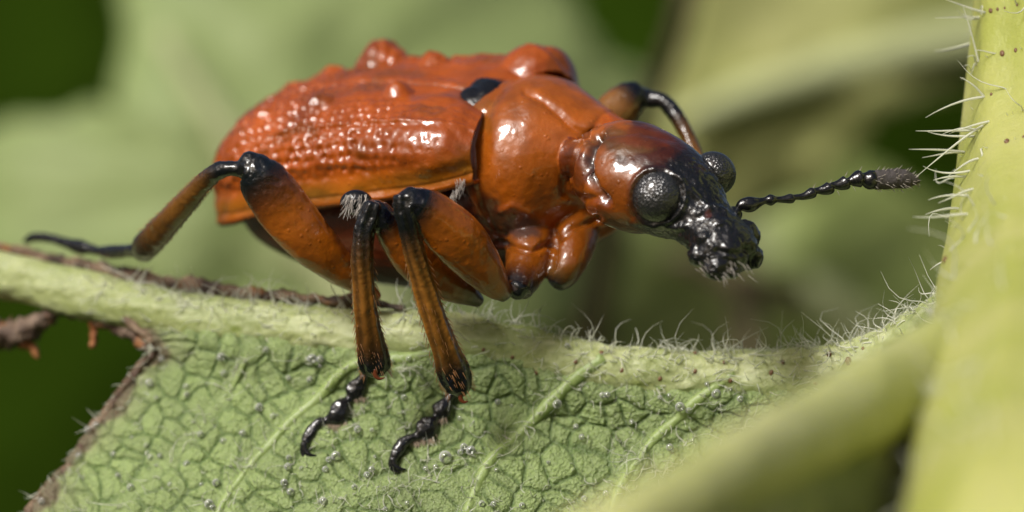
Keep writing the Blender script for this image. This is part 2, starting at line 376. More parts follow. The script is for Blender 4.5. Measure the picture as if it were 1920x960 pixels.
# quilted cells between the veinlets
wx = X+.16*fbm(np.stack([X*1.2, Z*1.2, X*0], -1).reshape(-1, 3), 5).reshape(X.shape)
wz = Z+.16*fbm(np.stack([X*1.2, Z*1.2, X*0+7], -1).reshape(-1, 3), 6).reshape(X.shape)
rx, rz = wx*.8-wz*.6, wx*.6+wz*.8
e1, cid = vor_edge((rx*1.9).ravel(), (rz*2.5).ravel(), 3); e1 = e1.reshape(X.shape)/2.1; cid = cid.reshape(X.shape)
e2, ci2 = vor_edge((rx*4.4+5).ravel(), (rz*5.2).ravel(), 8); e2 = e2.reshape(X.shape)/4.7; ci2 = ci2.reshape(X.shape)
h1 = sstep(0, .06, e1); h2 = sstep(0, .035, e2); dome = sstep(0, .22, e1)
q3 = np.stack([X, Z, X*0], -1).reshape(-1, 3)
grain = (fbm(q3*13, 21, 2)*.014).reshape(X.shape)
lum = fbm(q3*.55, 31).reshape(X.shape)
hgt = .042*h1+.032*dome+(.016*h2+.014*(ci2-.5))*h1+grain+.06*lum
# secondary ribs on the blade
veins = [[(1135, 672, .17), (1075, 716, .15), (985, 800, .13), (920, 870, .12), (885, 930, .11), (860, 1040, .1)],
         [(880, 648, .15), (770, 668, .13), (660, 690, .13), (590, 750, .12), (520, 820, .12), (455, 890, .12), (400, 985, .11), (370, 1080, .1)],
         [(470, 650, .07), (425, 745, .06), (375, 812, .06), (300, 885, .055), (232, 945, .05), (170, 1010, .045)],
         [(905, 905, .07), (760, 905, .06), (640, 935, .05), (560, 985, .05)],
         [(1380, 700, .15), (1315, 745, .12), (1250, 800, .12), (1185, 880, .11), (1150, 960, .11), (1130, 1080, .1)],
         [(690, 700, .06), (760, 690, .05), (830, 670, .05)]]
vein_curves = []
for c in veins:
    S = catmull(np.array([np.r_[onleaf(a, b, .045), r*.95] for a, b, r in c]), 80); S[:, 0] += .06*vnoise(S[:, :3]*1.6, 12); S[:, 2] += .06*vnoise(S[:, :3]*1.6, 13); S[:, 3] *= 1+.25*vnoise(S[:, :3]*2.5, 14); vein_curves.append(S)
    dmin = np.full(X.shape, 9.0)
    for s in S[::2]: dmin = np.minimum(dmin, np.hypot(X-s[0], Z-s[2]))
    hgt = hgt*sstep(.05, .3, dmin)+.1*np.exp(-(dmin/.18)**2); h1 = np.maximum(h1, np.exp(-(dmin/.15)**2))
    cid = cid
Pv = np.stack([X, y, Z], -1)+NN*hgt[..., None]
front = Pv.reshape(-1, 3); back = front-(NN*.16).reshape(-1, 3)
idx = np.arange(rows*cols).reshape(rows, cols); N = rows*cols
q = np.stack([idx[:-1, :-1], idx[1:, :-1], idx[1:, 1:], idx[:-1, 1:]], -1).reshape(-1, 4)
bi = np.arange(0, rows, 1)
bq = np.stack([N+idx[:-1, :-1], N+idx[:-1, 1:], N+idx[1:, 1:], N+idx[1:, :-1]], -1).reshape(-1, 4)[::1]
rim = [(idx[i, 0], N+idx[i, 0], N+idx[i+1, 0], idx[i+1, 0]) for i in range(rows-1)]
rim += [(idx[i, -1], idx[i+1, -1], N+idx[i+1, -1], N+idx[i, -1]) for i in range(rows-1)]
pale, deep = V3(.285, .385, .125), V3(.085, .155, .03)
tint = deep+(pale-deep)*(.12+.88*h1*(.72+.28*h2))[..., None]
tint = tint*(1+.22*(cid-.5)+.16*(ci2-.5)+.16*lum)[..., None]
tint = tint*(1-.0*U[..., None])
ed = np.minimum((gx-lft[:, None])/100, 9)                                # withered border along the bite
bw = np.clip(.30+.12*vnoise(np.c_[pyv*.03, pyv*0+2, pyv*0]), .1, 1)[:, None]
m1 = 1-sstep(.6, 1.25, ed/bw+.35*fbm(q3*3, 40).reshape(X.shape)); m2 = 1-sstep(.8, 3.2, ed/bw)
tint = tint*(1-m2[..., None]*.45)+V3(.40, .42, .20)*(m2*.45)[..., None]
tint = tint*(1-m1[..., None])+V3(.17, .115, .07)*m1[..., None]
tint = np.clip(tint, .01, .8).reshape(-1, 3)
mesh('blade', np.vstack([front, back]), np.vstack([q, bq, np.array(rim)]), M['blade'], leaf, np.vstack([tint, tint]))
for S in vein_curves: mesh('vein', *loft(S[:, :3], S[:, 3]*.9, S[:, 3]*.8, (0, 1, 0), 14), M['vein'], leaf)
# the raised main rib
v, f = loft(MS[:, :3]+V3(0, 0, -.02), MS[:, 3], MS[:, 3]*.75, (0, 1, 0), 80)
axv = np.vstack([np.repeat(MS[:, :3], 80, 0), MS[:1, :3], MS[-1:, :3]]); out = nrm(v-axv)
v = v+out*(.06*fbm(v*np.array([.8, 2, 2]), 51)+.016*fbm(v*np.array([1.2, 9, 9]), 53)+.022*sstep(.25, .6, fbm(v*np.array([2.5, 5, 5]), 54)))[:, None]
t0 = fbm(v*np.array([.7, 1.5, 1.5]), 55); t1 = fbm(v*np.array([3, 8, 8]), 57)
wax = sstep(.25, .6, fbm(v*np.array([2.5, 5, 5]), 54))[:, None]
tint = V3(.32, .37, .145)+V3(.10, .09, .06)*t0[:, None]+V3(.16, .15, .14)*wax*.8+V3(.05, .05, .05)*t1[:, None]
lm = sstep(-4, -8, v[:, 0])[:, None] if False else (1-sstep(-7, -2, v[:, 0]))[:, None]
tint = tint*(1-.5*lm)+V3(.24, .29, .08)*.5*lm
mesh('midrib', v, f, M['rib'], leaf, np.clip(tint, .02, .8)); mv, mn = v, out
# big blurred side rib towards the viewer
fore = [(1990, 600, -5.0, .8), (1890, 640, -5.6, .98), (1790, 686, -7.6, .98), (1665, 742, -11, .9), (1520, 808, -14.5, .82), (1400, 868, -17, .76), (1250, 948, -19, .7), (1080, 1035, -20, .62), (900, 1130, -21, .5)]
S = catmull(np.array([np.r_[P(a, b, c), r*(D+c)/D] for a, b, c, r in fore]), 120)
v, f = loft(S[:, :3], S[:, 3], S[:, 3]*.8, (0, 1, 0), 40)
v = v+.05*fbm(v*1.2, 61)[:, None]*V3(0, -1, 1); fv = v
tk = sstep(4.5, 8.5, v[:, 0])[:, None]; mesh('side_rib', v, f, M['fore'], leaf, V3(.52, .53, .24)*(1-tk)+V3(.39, .405, .11)*tk)
# blade web hanging from the side rib
wc, wr = 120, 40; Sx = catmull(S, wc); T = np.linspace(0, 1, wr)
W = np.array([[s[:3]+V3(.5*t, -.55-.8*t, -4.4*t-.35) for s in Sx] for t in T])
W = W+(.12*fbm(W.reshape(-1, 3)*1.6, 63)).reshape(wr, wc)[..., None]*V3(.2, -1, .4)
Wf = W.reshape(-1, 3); Wb = Wf+V3(0, .15, .05); idx = np.arange(wr*wc).reshape(wr, wc)
q = np.stack([idx[:-1, :-1], idx[1:, :-1], idx[1:, 1:], idx[:-1, 1:]], -1).reshape(-1, 4)
tt = V3(.40, .45, .19)+V3(.14, .13, .06)*fbm(Wf*.9, 64)[:, None]
mesh('blade', np.vstack([Wf, Wb]), np.vstack([q, (q+wr*wc)[:, ::-1]]), M['blade'], leaf, np.clip(np.vstack([tt, tt]), .02, .5))

# withered brown strip on the far side of the rib, and the torn scraps under it
def scab(cx, cy, cyd, n_, rad, seed, name='withered_edge', cols_=((.05, .03, .018), (.20, .13, .075), (.26, .11, .03))):
    S = catmull(np.array([np.r_[P(a, b, c), r] for a, b, c, r in zip(cx, cy, cyd, rad)]), n_)
    v, f = loft(S[:, :3], S[:, 3], S[:, 3]*1.2, (0, 1, 0), 18)
    d = nrm(v-np.vstack([np.repeat(S[:, :3], 18, 0), S[:1, :3], S[-1:, :3]]))
    r = np.r_[np.repeat(S[:, 3], 18), S[0, 3], S[-1, 3]]
    v = v+d*(r*(.55*fbm(v*4, seed)+.3*fbm(v*11, seed+3)))[:, None]
    a = sstep(-.5, .6, fbm(v*3.2, seed+5))[:, None]; b = sstep(.25, .8, fbm(v*2.1, seed+9))[:, None]
    c = np.array(cols_[0])*(1-a)+np.array(cols_[1])*a; c = c*(1-b)+np.array(cols_[2])*b
    return mesh(name, v, f, M['brown'], leaf, np.clip(c, .005, .6))
xs = np.array([-140, -40, 60, 150, 230, 320, 420, 520, 620, 700, 755])
ys = np.array([425, 458, 478, 497, 515, 532, 548, 556, 563, 570, 577])
scab(xs, ys, np.interp(xs, [-140, 755], [4.6, .25]), 260, [.08, .09, .1, .14, .16, .15, .13, .12, .12, .1, .04], 71)
scab([-80, 0, 50, 90, 110, 150, 190, 230, 262, 285], [610, 625, 618, 592, 582, 590, 604, 618, 636, 655], [3.6, 3.3, 3.0, 2.9, 2.8, 2.6, 2.4, 2.2, 2.0, 1.6], 120, [.2, .26, .24, .16, .1, .1, .13, .14, .14, .12], 75,
     cols_=((.10, .06, .04), (.24, .17, .12), (.34, .15, .06)))
scab([20, 48, 62, 72], [618, 640, 655, 672], [3.2, 3.1, 3.1, 3.1], 30, [.16, .13, .1, .04], 78, 'torn_scrap', ((.30, .10, .03), (.42, .17, .06), (.34, .12, .04)))
scab([178, 176, 174], [598, 625, 652], [2.5, 2.5, 2.5], 26, [.09, .09, .06], 79, 'torn_scrap', ((.30, .10, .03), (.42, .17, .06), (.34, .12, .04)))
ex, ey = EP[::-1, 0], EP[::-1, 1]
pts = [onleaf(a+4, b, .0) for a, b in zip(ex, ey)]
S = catmull(np.array([np.r_[p, .09] for p in pts]), 160); v, f = loft(S[:, :3], S[:, 3], S[:, 3], (0, 1, 0), 12)
v = v+nrm(v-np.vstack([np.repeat(S[:, :3], 12, 0), S[:1, :3], S[-1:, :3]]))*(.05*fbm(v*5, 81))[:, None]
a = sstep(-.6, .7, fbm(v*3, 83))[:, None]
mesh('withered_edge', v, f, M['brown'], leaf, np.clip(V3(.09, .05, .03)*(1-a)+V3(.22, .15, .09)*a, .005, .5))

# gland specks on rib and stem
def speck(c, n, r, parent):
    t = nrm(np.cross(n, V3(.3, .8, .5))); mesh('speck', *ball(c, (t*r*1.1, np.cross(n, t)*r*1.5, n*r*.7), 8, 6), M['speck'], parent)
def nearest(vs, px, py, yfront=True):
    q = to_px(vs); d = np.hypot(q[:, 0]-px, q[:, 1]-py)+vs[:, 1]*3; return int(np.argmin(d))
for px, py, r in [(962, 672, .03), (1003, 702, .055), (1078, 676, .035), (1130, 662, .04), (1168, 695, .035), (1237, 712, .035), (1302, 661, .045), (1305, 695, .035), (1370, 714, .035), (1358, 680, .03), (1447, 698, .04), (1465, 678, .04), (1530, 718, .03), (1553, 664, .045), (1589, 678, .06), (908, 655, .03), (1620, 655, .03), (1415, 665, .03)]:
    i = nearest(mv, px, py); speck(mv[i], mn[i], r, leaf)
for px, py, r in [(1857, 28, .06), (1865, 48, .05), (1877, 82, .07), (1899, 86, .05), (1870, 8, .04), (1902, 12, .035), (1833, 158, .06), (1856, 166, .04), (1843, 130, .03), (1882, 243, .07), (1772, 478, .09), (1915, 245, .04), (1890, 30, .03)]:
    i = nearest(sv, px, py); speck(sv[i], sn[i], r*.7, stem)

# hairs on rib, blade and stem
H = []
def tuft(p, n, count, L, spread, r=.013, bend=.5):
    for _ in range(count):
        d = nrm(n+spread*rng.normal(size=3)); H.append((p+rng.normal(size=3)*.02, d, bend*rng.normal(size=3)*.8, L*rng.uniform(.45, 1.25), r*rng.uniform(.7, 1.3)))
up = V3(0, -.15, 1)
okr = np.where((mn[:, 2] > .55) & (mn[:, 1] < .3) & (np.abs(mv[:, 0]) < 9))[0]
for i in rng.choice(okr, 700): tuft(mv[i], nrm(mn[i]+up*.3), 1, .10, .5, .006, .3)                    # short fuzz
okl = okr[mv[okr, 0] > -1.3]
for i in rng.choice(okl, 290): tuft(mv[i], nrm(mn[i]+V3(rng.uniform(-.9, .7), -.2, .2)), 1, .38, .6, .013, .9)
okl = okr[(mv[okr, 0] < -1.3) & (mv[okr, 0] > -7.5)]
for i in rng.choice(okl, 120): tuft(mv[i], nrm(mn[i]+V3(-.5, -.3, .1)), 1, .40, .6, .014, .9)
okf = np.where((mn[:, 1] < -.2) & (np.abs(mv[:, 0]) < 8.6))[0]
for i in rng.choice(okf, 330):
    d = nrm(V3(rng.uniform(-1, 1), -.35, rng.uniform(-.5, .5))); H.append((mv[i], d, rng.normal(size=3)*.35, rng.uniform(.12, .4), .012))
v, f = hairs(H); tag(mesh('hairs', v, f, M['hair'], leaf), kind='stuff')
H = []
k = 0
while k < 430:
    px, py = rng.uniform(110, 1420), rng.uniform(650, 990)
    if px < np.interp(py, EP[:, 1], EP[:, 0])+15: continue
    if fbm(np.array([[px*.012, py*.012, 3.0]]), 90)[0] < rng.uniform(-.9, .9): continue
    p = onleaf(px, py, .05); n = LN(np.array([p[0]]), np.array([p[2]]))[0]
    tuft(p, nrm(n+V3(rng.uniform(-.8, .8), 0, rng.uniform(-.6, .9))), rng.integers(1, 4), .23, .7, .011, .8); k += 1
for S in vein_curves:
    for i in rng.integers(3, 70, 38):
        tuft(S[i, :3]+V3(0, -S[i, 3]*.8, 0), nrm(V3(rng.uniform(-1, 1), -.7, rng.uniform(-.3, 1))), 1, .28, .6, .011, .8)
for py in rng.uniform(640, 965, 46):                                          # along the bite
    p = onleaf(np.interp(py, EP[:, 1], EP[:, 0])+4, py, .05); tuft(p, nrm(V3(-1, -.4, .25)), 1, .30*rng.uniform(.4, 1.3), .7, .014, .6)
v, f = hairs(H); tag(mesh('hairs', v, f, M['hair'], leaf), kind='stuff')
H = []
for px, py, L, dx, dz, bx, bz in [(1840, 128, .75, -.25, .9, -.1, .2), (1838, 210, .62, -1, -.2, 0, -.1), (1842, 190, .9, -1, -.1, 0, -.25), (1835, 232, 1.05, -.8, -.45, -.1, -.25), (1828, 290, .5, -.8, -.1, 0, -.45), (1815, 350, .5, -.8, -.1, -.1, -.3),
        (1818, 235, .95, -1, .05, 0, -.05), (1810, 255, .7, -1, 0, 0, .1), (1812, 290, .9, -1, .15, 0, -.1), (1810, 296, .6, -.9, .1, -.1, -.25), (1805, 315, .72, -1, -.2, 0, .3), (1800, 368, .6, -1, .05, 0, -.15), (1798, 400, .8, -1, 0, 0, -.05),
        (1795, 385, .5, -.8, .1, 0, -.3), (1850, 40, .7, -1, .2, 0, .1), (1846, 62, .8, -1, -.1, 0, -.1), (1826, 250, .6, -.9, .3, 0, -.4), (1806, 335, .5, -1, .1, 0, -.2), (1838, 170, .45, -.5, .6, -.2, -.1)]:
    i = nearest(sv, px+6, py); H.append((sv[i], nrm(V3(dx, rng.uniform(-.2, .15), dz)), V3(bx, rng.uniform(-.1, .1), bz), L*1.2, .027))
oks = np.where((sn[:, 0] < -.35) & (sv[:, 2] > -6) & (sv[:, 2] < 7))[0]
for i in rng.choice(oks, 150): tuft(sv[i], nrm(sn[i]+V3(0, 0, .1)), 1, .5, .5, .018, .8)
for i in rng.choice(oks, 260): tuft(sv[i], sn[i], 1, .09, .3, .008, .2)
v, f = hairs(H, 8, 4); tag(mesh('hairs', v, f, M['hair'], stem), kind='stuff')

# ------------------------------------------------------------------ the beetle
psi, rho, pit = math.radians(28), math.radians(23), math.radians(0)
F = V3(math.cos(psi)*math.cos(pit), -math.sin(psi)*math.cos(pit), -math.sin(pit))
s0 = V3(-math.sin(psi), -math.cos(psi), 0); d0 = np.cross(F, s0); d0 = d0 if d0[2] > 0 else -d0
DD = math.cos(rho)*d0+math.sin(rho)*s0; SS = math.cos(rho)*s0-math.sin(rho)*d0
O = P(925, 168, .7)
def B(a, b, c): return O+np.multiply.outer(a, F)+np.multiply.outer(b, SS)+np.multiply.outer(c, DD)

beetle = empty('beetle', onleaf(700, 860), 'glossy orange beetle with black snout and black knees standing on chewed leaf', 'beetle')
OR, AM, DK, BK, BR = V3(.315, .062, .003), V3(.315, .075, .004), V3(.12, .02, .004), V3(.006, .006, .007), V3(.16, .065, .012)
OF, TB = V3(.30, .078, .004), V3(.21, .085, .012)
pieces, ptsC = [], []
def add(K, seg=28, n=60, ref=(0, 1, 0), power=2.0, ridge=0):
    """K rows: x y z r1 r2 cr cg cb rugged"""
    S = catmull(np.array(K), n); S[:, 3:5] = np.maximum(S[:, 3:5], .02)
    v, f = loft(S[:, :3], S[:, 3], S[:, 4], ref, seg, power)
    if ridge:
        ctr = np.repeat(S[:, :3], seg, 0); m_ = n*seg; a_ = np.tile(np.arange(seg)*2*math.pi/seg, n)
        v[:m_] = ctr+(v[:m_]-ctr)*(1+ridge*np.cos(7*a_+1.2*np.sin(v[:m_, 2]*2)))[:, None]
    pieces.append((v, f))
    c = np.vstack([np.repeat(S[:, 5:9], seg, 0), S[:1, 5:9], S[-1:, 5:9]])
    if ridge:
        k_ = .5+.5*np.cos(7*a_+1.2*np.sin(v[:m_, 2]*2)); c[:m_, :3] *= (.45+.75*k_*(1+.5*fbm(v[:m_]*np.array([5, 5, 1.5]), 77)))[:, None]
    ptsC.append((v, np.clip(c, .003, 1)))
def row(p, r1, r2, c, g=0.0): return np.r_[p, r1, r2, c, g]
# abdomen and hind chest under the wing covers
add([row(B(-6.15, 0, -2.0), .25, .3, OR), row(B(-5.9, 0, -2.0), .7, .75, OR), row(B(-5.2, 0, -2.05), 1.3, 1.05, OR*.9), row(B(-4, 0, -2.15), 1.8, 1.35, OR*.6), row(B(-2.5, 0, -2.25), 1.95, 1.6, DK*1.0), row(B(-1, 0, -2.25), 1.85, 1.7, DK*.7), row(B(.2, 0, -2.1), 1.5, 1.5, DK*.4), row(B(.7, 0, -1.8), .9, .9, DK*.3)], 48, 90, DD)
# shield behind the head
add([row(B(-.15, 0, -1.55), 1.3, 1.2, AM), row(B(-.02, 0, -1.52), 1.68, 1.46, AM*.85), row(B(.14, 0, -1.48), 1.80, 1.55, AM*.85), row(B(.30, 0, -1.47), 1.76, 1.53, AM), row(B(.42, 0, -1.46), 1.72, 1.51, AM), row(B(.75, 0, -1.43), 1.77, 1.60, AM), row(B(1.15, 0, -1.40), 1.62, 1.50, AM), row(B(1.55, 0, -1.40), 1.30, 1.26, AM), row(B(1.85, 0, -1.42), 1.05, 1.03, AM), row(B(2.05, 0, -1.45), .92, .92, AM), row(B(2.18, 0, -1.47), .80, .82, OR), row(B(2.2, 0, -1.5), .55, .6, AM*.5)], 72, 140, DD)
# front underside lobe between shield and fore hips
add([row(B(.5, .2, -2.6), .7, .6, AM), row(B(1.3, .1, -2.55), .85, .6, AM), row(B(2.0, 0, -2.35), .62, .5, AM), row(B(2.35, -.1, -2.2), .3, .3, AM)], 32, 40, DD)
# head and snout
LAT = nrm(V3(.725, .64, .2625))
hd = [(1070, 300, -.5, .4, .4, DK, 0), (1100, 302, -.72, .58, .55, AM*.6, 0), (1118, 306, -.85, .80, .74, AM, 0), (1150, 316, -1.0, 1.02, .93, AM*.9, 0), (1195, 334, -1.3, 1.12, .98, AM*.75, 0), (1245, 355, -1.65, 1.02, .88, AM*.6, .1), (1288, 385, -1.95, .80, .72, BK, 1), (1318, 415, -2.2, .60, .54, BK, 1), (1340, 440, -2.4, .58, .50, BK, 1), (1358, 464, -2.55, .62, .50, BK, 1), (1370, 484, -2.7, .58, .42, BK, 1), (1380, 500, -2.8, .34, .26, BK, 1)]
S = catmull(np.array([row(P(a, b, c), r2, r1, col, gg) for a, b, c, r1, r2, col, gg in hd]), 110)
v, f = loft(S[:, :3], S[:, 3], S[:, 4], LAT, 64); pieces.append((v, f))
ptsC.append((v, np.vstack([np.repeat(S[:, 5:9], 64, 0), S[:1, 5:9], S[-1:, 5:9]])))
HEADY = -1.3
def lump(p, r, col, g=1.0, ax=None):
    ax = ax if ax is not None else (V3(r, 0, 0), V3(0, r, 0), V3(0, 0, r))
    v, f = ball(p, ax, 20, 14); pieces.append((v, f)); ptsC.append((v, np.tile(np.r_[col, g], (len(v), 1))))
lump(P(1396, 442, -2.2), .29, BK); lump(P(1408, 482, -2.35), .24, BK); lump(P(1345, 500, -2.9), .26, BK); lump(P(1312, 478, -2.75), .22, BK)
lump(P(1376, 402, -1.95), .15, BK); lump(P(1333, 402, -2.55), .14, BK); lump(P(1345, 425, -2.75), .2, BK); lump(P(1325, 450, -2.8), .22, BK); lump(P(1372, 508, -2.85), .16, BK)
lump(P(1364, 470, -2.95), .2, BK); lump(P(1290, 425, -2.2), .25, BK)
# fore hips
add([row(P(1004, 410, .9), .40, .5, AM), row(P(996, 465, .05), .48, .48, OF*.75), row(P(984, 510, -.5), .38, .36, OF*.65), row(P(970, 545, -1.05), .24, .24, BK, .4), row(P(966, 558, -1.05), .12, .12, BK, .4)], 28, 40)
add([row(P(1088, 385, .9), .36, .5, AM), row(P(1080, 442, .15), .42, .45, OF*.7), row(P(1068, 488, -.35), .35, .36, OF*.6), row(P(1050, 522, -.45), .27, .27, BR*.5, .2), row(P(1042, 536, -.5), .15, .15, BK, .3)], 28, 40)
# near foreleg
KB = BK; legs = {}
add([row(P(948, 552, -1.1), .16, .2, BK, .3), row(P(930, 536, -1.25), .27, .3, OF, 0), row(P(895, 492, -1.6), .43, .4, OF, 0), row(P(850, 440, -1.95), .50, .44, OF, 0), row(P(808, 400, -2.2), .42, .38, OF*.9, 0), row(P(785, 383, -2.35), .32, .3, BK, .5), row(P(764, 373, -2.4), .23, .25, BK, .6), row(P(752, 372, -2.4), .14, .16, BK, .5)], 32, 80)
add([row(P(757, 366, -2.45), .19, .2, BK, .5), row(P(758, 392, -2.45), .20, .2, BK, .6), row(P(766, 425, -2.4), .18, .17, BK, .5), row(P(778, 480, -2.25), .19, .17, BR*.3+TB*.3, .3), row(P(796, 545, -2.05), .215, .18, TB*1.1, .15), row(P(816, 605, -1.85), .23, .19, TB*1.2, .15), row(P(836, 660, -1.65), .25, .19, TB*.7, .2), row(P(850, 697, -1.5), .30, .2, BK, .6), row(P(863, 730, -1.4), .22, .17, BK, .7), row(P(866, 742, -1.38), .1, .1, BK, .7)], 48, 110, power=2.3, ridge=.10)
def tarsus(px, seed):
    K_ = []
    for a, b, r, rd in px: p = onleaf(a, b, rd*.7+.08); K_.append(row(p, r, rd, BK, .6))
    add(K_, 24, 90)
tarsus([(852, 735, .09, .09), (840, 750, .10, .1), (826, 772, .195, .11), (819, 782, .085, .08), (808, 794, .19, .11), (794, 808, .215, .12), (781, 818, .09, .09), (765, 824, .11, .1), (750, 838, .12, .1), (740, 855, .10, .09), (738, 866, .06, .06)], 1)
# near middle leg
add([row(P(898, 566, -.4), .12, .16, BK, .4), row(P(878, 553, -.55), .22, .25, BR*.4, .1), row(P(835, 528, -.85), .36, .34, OF*.85, 0), row(P(785, 490, -1.2), .42, .38, OF*.85, 0), row(P(742, 440, -1.55), .34, .32, OF*.8, 0), row(P(722, 412, -1.75), .26, .26, BK, .5), row(P(704, 392, -1.85), .2, .22, BK, .6), row(P(695, 386, -1.85), .12, .14, BK, .6)], 32, 80)
add([row(P(702, 380, -1.9), .16, .2, BK, .5), row(P(696, 400, -1.9), .20, .2, BK, .6), row(P(684, 432, -1.9), .19, .17, BK, .5), row(P(679, 480, -1.85), .20, .18, BK*.5+TB*.3, .4), row(P(681, 540, -1.7), .205, .18, TB*.9, .2), row(P(687, 600, -1.55), .22, .19, TB*.9, .2), row(P(695, 645, -1.4), .255, .2, BR*.5, .3), row(P(702, 678, -1.3), .28, .2, BK, .6), row(P(706, 697, -1.25), .22, .17, BK, .7), row(P(708, 706, -1.25), .1, .1, BK, .7)], 48, 100, power=2.3, ridge=.10)
tarsus([(692, 694, .08, .09), (682, 708, .10, .1), (664, 736, .195, .11), (655, 749, .085, .08), (644, 762, .185, .11), (630, 780, .215, .12), (613, 788, .09, .09), (598, 794, .11, .1), (585, 808, .12, .1), (575, 826, .10, .09), (572, 838, .06, .06)], 2)
# near hind leg
add([row(P(705, 556, .1), .12, .2, OF*.7, 0), row(P(668, 526, -.15), .24, .28, OF*.9, 0), row(P(630, 497, -.4), .34, .34, OF, 0), row(P(585, 455, -.7), .45, .38, OF, 0), row(P(540, 404, -.85), .50, .38, OF, 0), row(P(512, 366, -.95), .50, .38, OF*.3, .3), row(P(486, 332, -1.0), .43, .38, BK, .6), row(P(464, 312, -1.0), .30, .32, BK, .6), row(P(450, 312, -1.0), .16, .2, BK, .5)], 36, 90)
add([row(P(470, 322, -1.0), .2, .2, BK, .5), row(P(440, 316, -.95), .145, .16, BK, .5), row(P(412, 320, -.85), .16, .16, BK, .5), row(P(385, 340, -.6), .185, .17, TB*.4, .4), row(P(350, 378, -.2), .215, .18, TB*.75, .3), row(P(312, 420, .4), .25, .2, TB*.6, .3), row(P(285, 448, .9), .27, .2, BR*.35, .5), row(P(266, 470, 1.3), .25, .18, BK, .6), row(P(258, 478, 1.5), .1, .1, BK, .6)], 32, 90)
add([row(P(268, 468, 1.4), .10, .1, BK, .6), row(P(235, 470, 2.0), .12, .1, BK, .6), row(P(205, 472, 2.5), .13, .11, BK, .6), row(P(185, 470, 2.8), .09, .08, BK, .6), row(P(150, 462, 3.2), .14, .11, BK, .6), row(P(120, 454, 3.5), .10, .09, BK, .6), row(P(85, 445, 3.8), .09, .09, BK, .6), row(P(58, 446, 4.0), .08, .08, BK, .6), row(P(46, 454, 4.05), .05, .05, BK, .6)], 20, 70)
# far foreleg raised behind the head
add([row(P(1090, 275, 1.2), .3, .3, OF*.8, 0), row(P(1128, 236, 1.5), .36, .32, BR*1.6, 0), row(P(1160, 203, 1.7), .40, .34, BR*1.3, .2), row(P(1185, 180, 1.8), .33, .3, BK, .6), row(P(1200, 168, 1.85), .2, .2, BK, .6)], 28, 50)
add([row(P(1192, 178, 1.85), .2, .2, BK, .6), row(P(1222, 186, 1.8), .17, .17, BK, .6), row(P(1244, 190, 1.7), .15, .15, BK, .6), row(P(1266, 214, 1.6), .15, .15, BK, .5), row(P(1290, 258, 1.4), .145, .15, BR*.7, .4), row(P(1308, 310, 1.1), .15, .15, BR, .3), row(P(1322, 400, .6), .16, .16, BK, .5)], 24, 60)
# far legs of the other side, mostly hidden
add([row(B(-1.0, -1.2, -2.7), .35, .35, OF, 0), row(B(-.8, -2.4, -2.2), .42, .4, OF, 0), row(B(-.7, -3.3, -1.9), .22, .22, BK, .5)], 20, 40, F)
add([row(B(-.7, -3.25, -1.85), .2, .2, BK, .5), row(B(-.6, -3.6, -3.0), .2, .2, TB, .2), row(B(-.5, -3.7, -4.6), .22, .22, BK, .5)], 20, 40, F)
add([row(B(-3.2, -1.2, -2.7), .4, .35, OF, 0), row(B(-4.0, -2.4, -2.2), .45, .4, OF, 0), row(B(-4.5, -3.0, -1.9), .22, .22, BK, .5)], 20, 40, F)
add([row(B(-4.5, -2.95, -1.85), .2, .2, BK, .5), row(B(-5.0, -3.2, -3.0), .2, .2, TB, .2), row(B(-5.4, -3.3, -4.4), .22, .22, BK, .5)], 20, 40, F)

v, f = merge(pieces)
me = bpy.data.meshes.new('body_cast'); me.from_pydata(v.tolist(), [], f); me.update()
tmp = bpy.data.objects.new('body_cast', me); sc.collection.objects.link(tmp)
md = tmp.modifiers.new('r', 'REMESH'); md.mode = 'VOXEL'; md.voxel_size = .03
md = tmp.modifiers.new('s', 'SMOOTH'); md.factor = .5; md.iterations = 3
dg = bpy.context.evaluated_depsgraph_get(); ev = tmp.evaluated_get(dg); em = ev.to_mesh()
n = len(em.vertices); bv = np.zeros(n*3); em.vertices.foreach_get('co', bv); bv = bv.reshape(-1, 3)
bn = np.zeros(n*3); em.vertices.foreach_get('normal', bn); bn = bn.reshape(-1, 3)
bf = [tuple(p.vertices) for p in em.polygons]; ev.to_mesh_clear()
bpy.data.objects.remove(tmp); bpy.data.meshes.remove(me)
AP = np.vstack([a for a, _ in ptsC]); AC = np.vstack([c for _, c in ptsC])
kd = kdtree.KDTree(len(AP))
for i, p in enumerate(AP): kd.insert(p, i)
kd.balance()
col = np.zeros((n, 4))
for i in range(n): col[i] = AC[kd.find(bv[i])[1]]
# pigment patches; shade of chest cavity and neck recess is painted in too
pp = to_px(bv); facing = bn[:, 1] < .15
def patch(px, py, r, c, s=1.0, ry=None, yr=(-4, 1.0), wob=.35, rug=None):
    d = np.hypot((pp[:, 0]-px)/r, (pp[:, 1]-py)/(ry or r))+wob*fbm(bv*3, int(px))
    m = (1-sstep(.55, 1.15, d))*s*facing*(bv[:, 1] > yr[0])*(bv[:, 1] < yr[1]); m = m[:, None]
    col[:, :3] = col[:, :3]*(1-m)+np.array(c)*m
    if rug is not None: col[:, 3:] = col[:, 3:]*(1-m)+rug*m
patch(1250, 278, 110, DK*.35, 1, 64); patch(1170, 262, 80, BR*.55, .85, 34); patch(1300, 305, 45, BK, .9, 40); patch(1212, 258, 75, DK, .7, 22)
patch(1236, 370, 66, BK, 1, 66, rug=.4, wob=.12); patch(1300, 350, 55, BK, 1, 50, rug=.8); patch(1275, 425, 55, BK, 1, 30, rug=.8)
patch(1076, 314, 22, DK*.5, .75, 46, wob=.5); patch(975, 425, 42, BK*5, .75, 26)  # first: dark collar mark, deepened with painted shade of the neck recess
patch(1328, 402, 8, V3(.07, .02, .015), .9, 8, wob=.1)
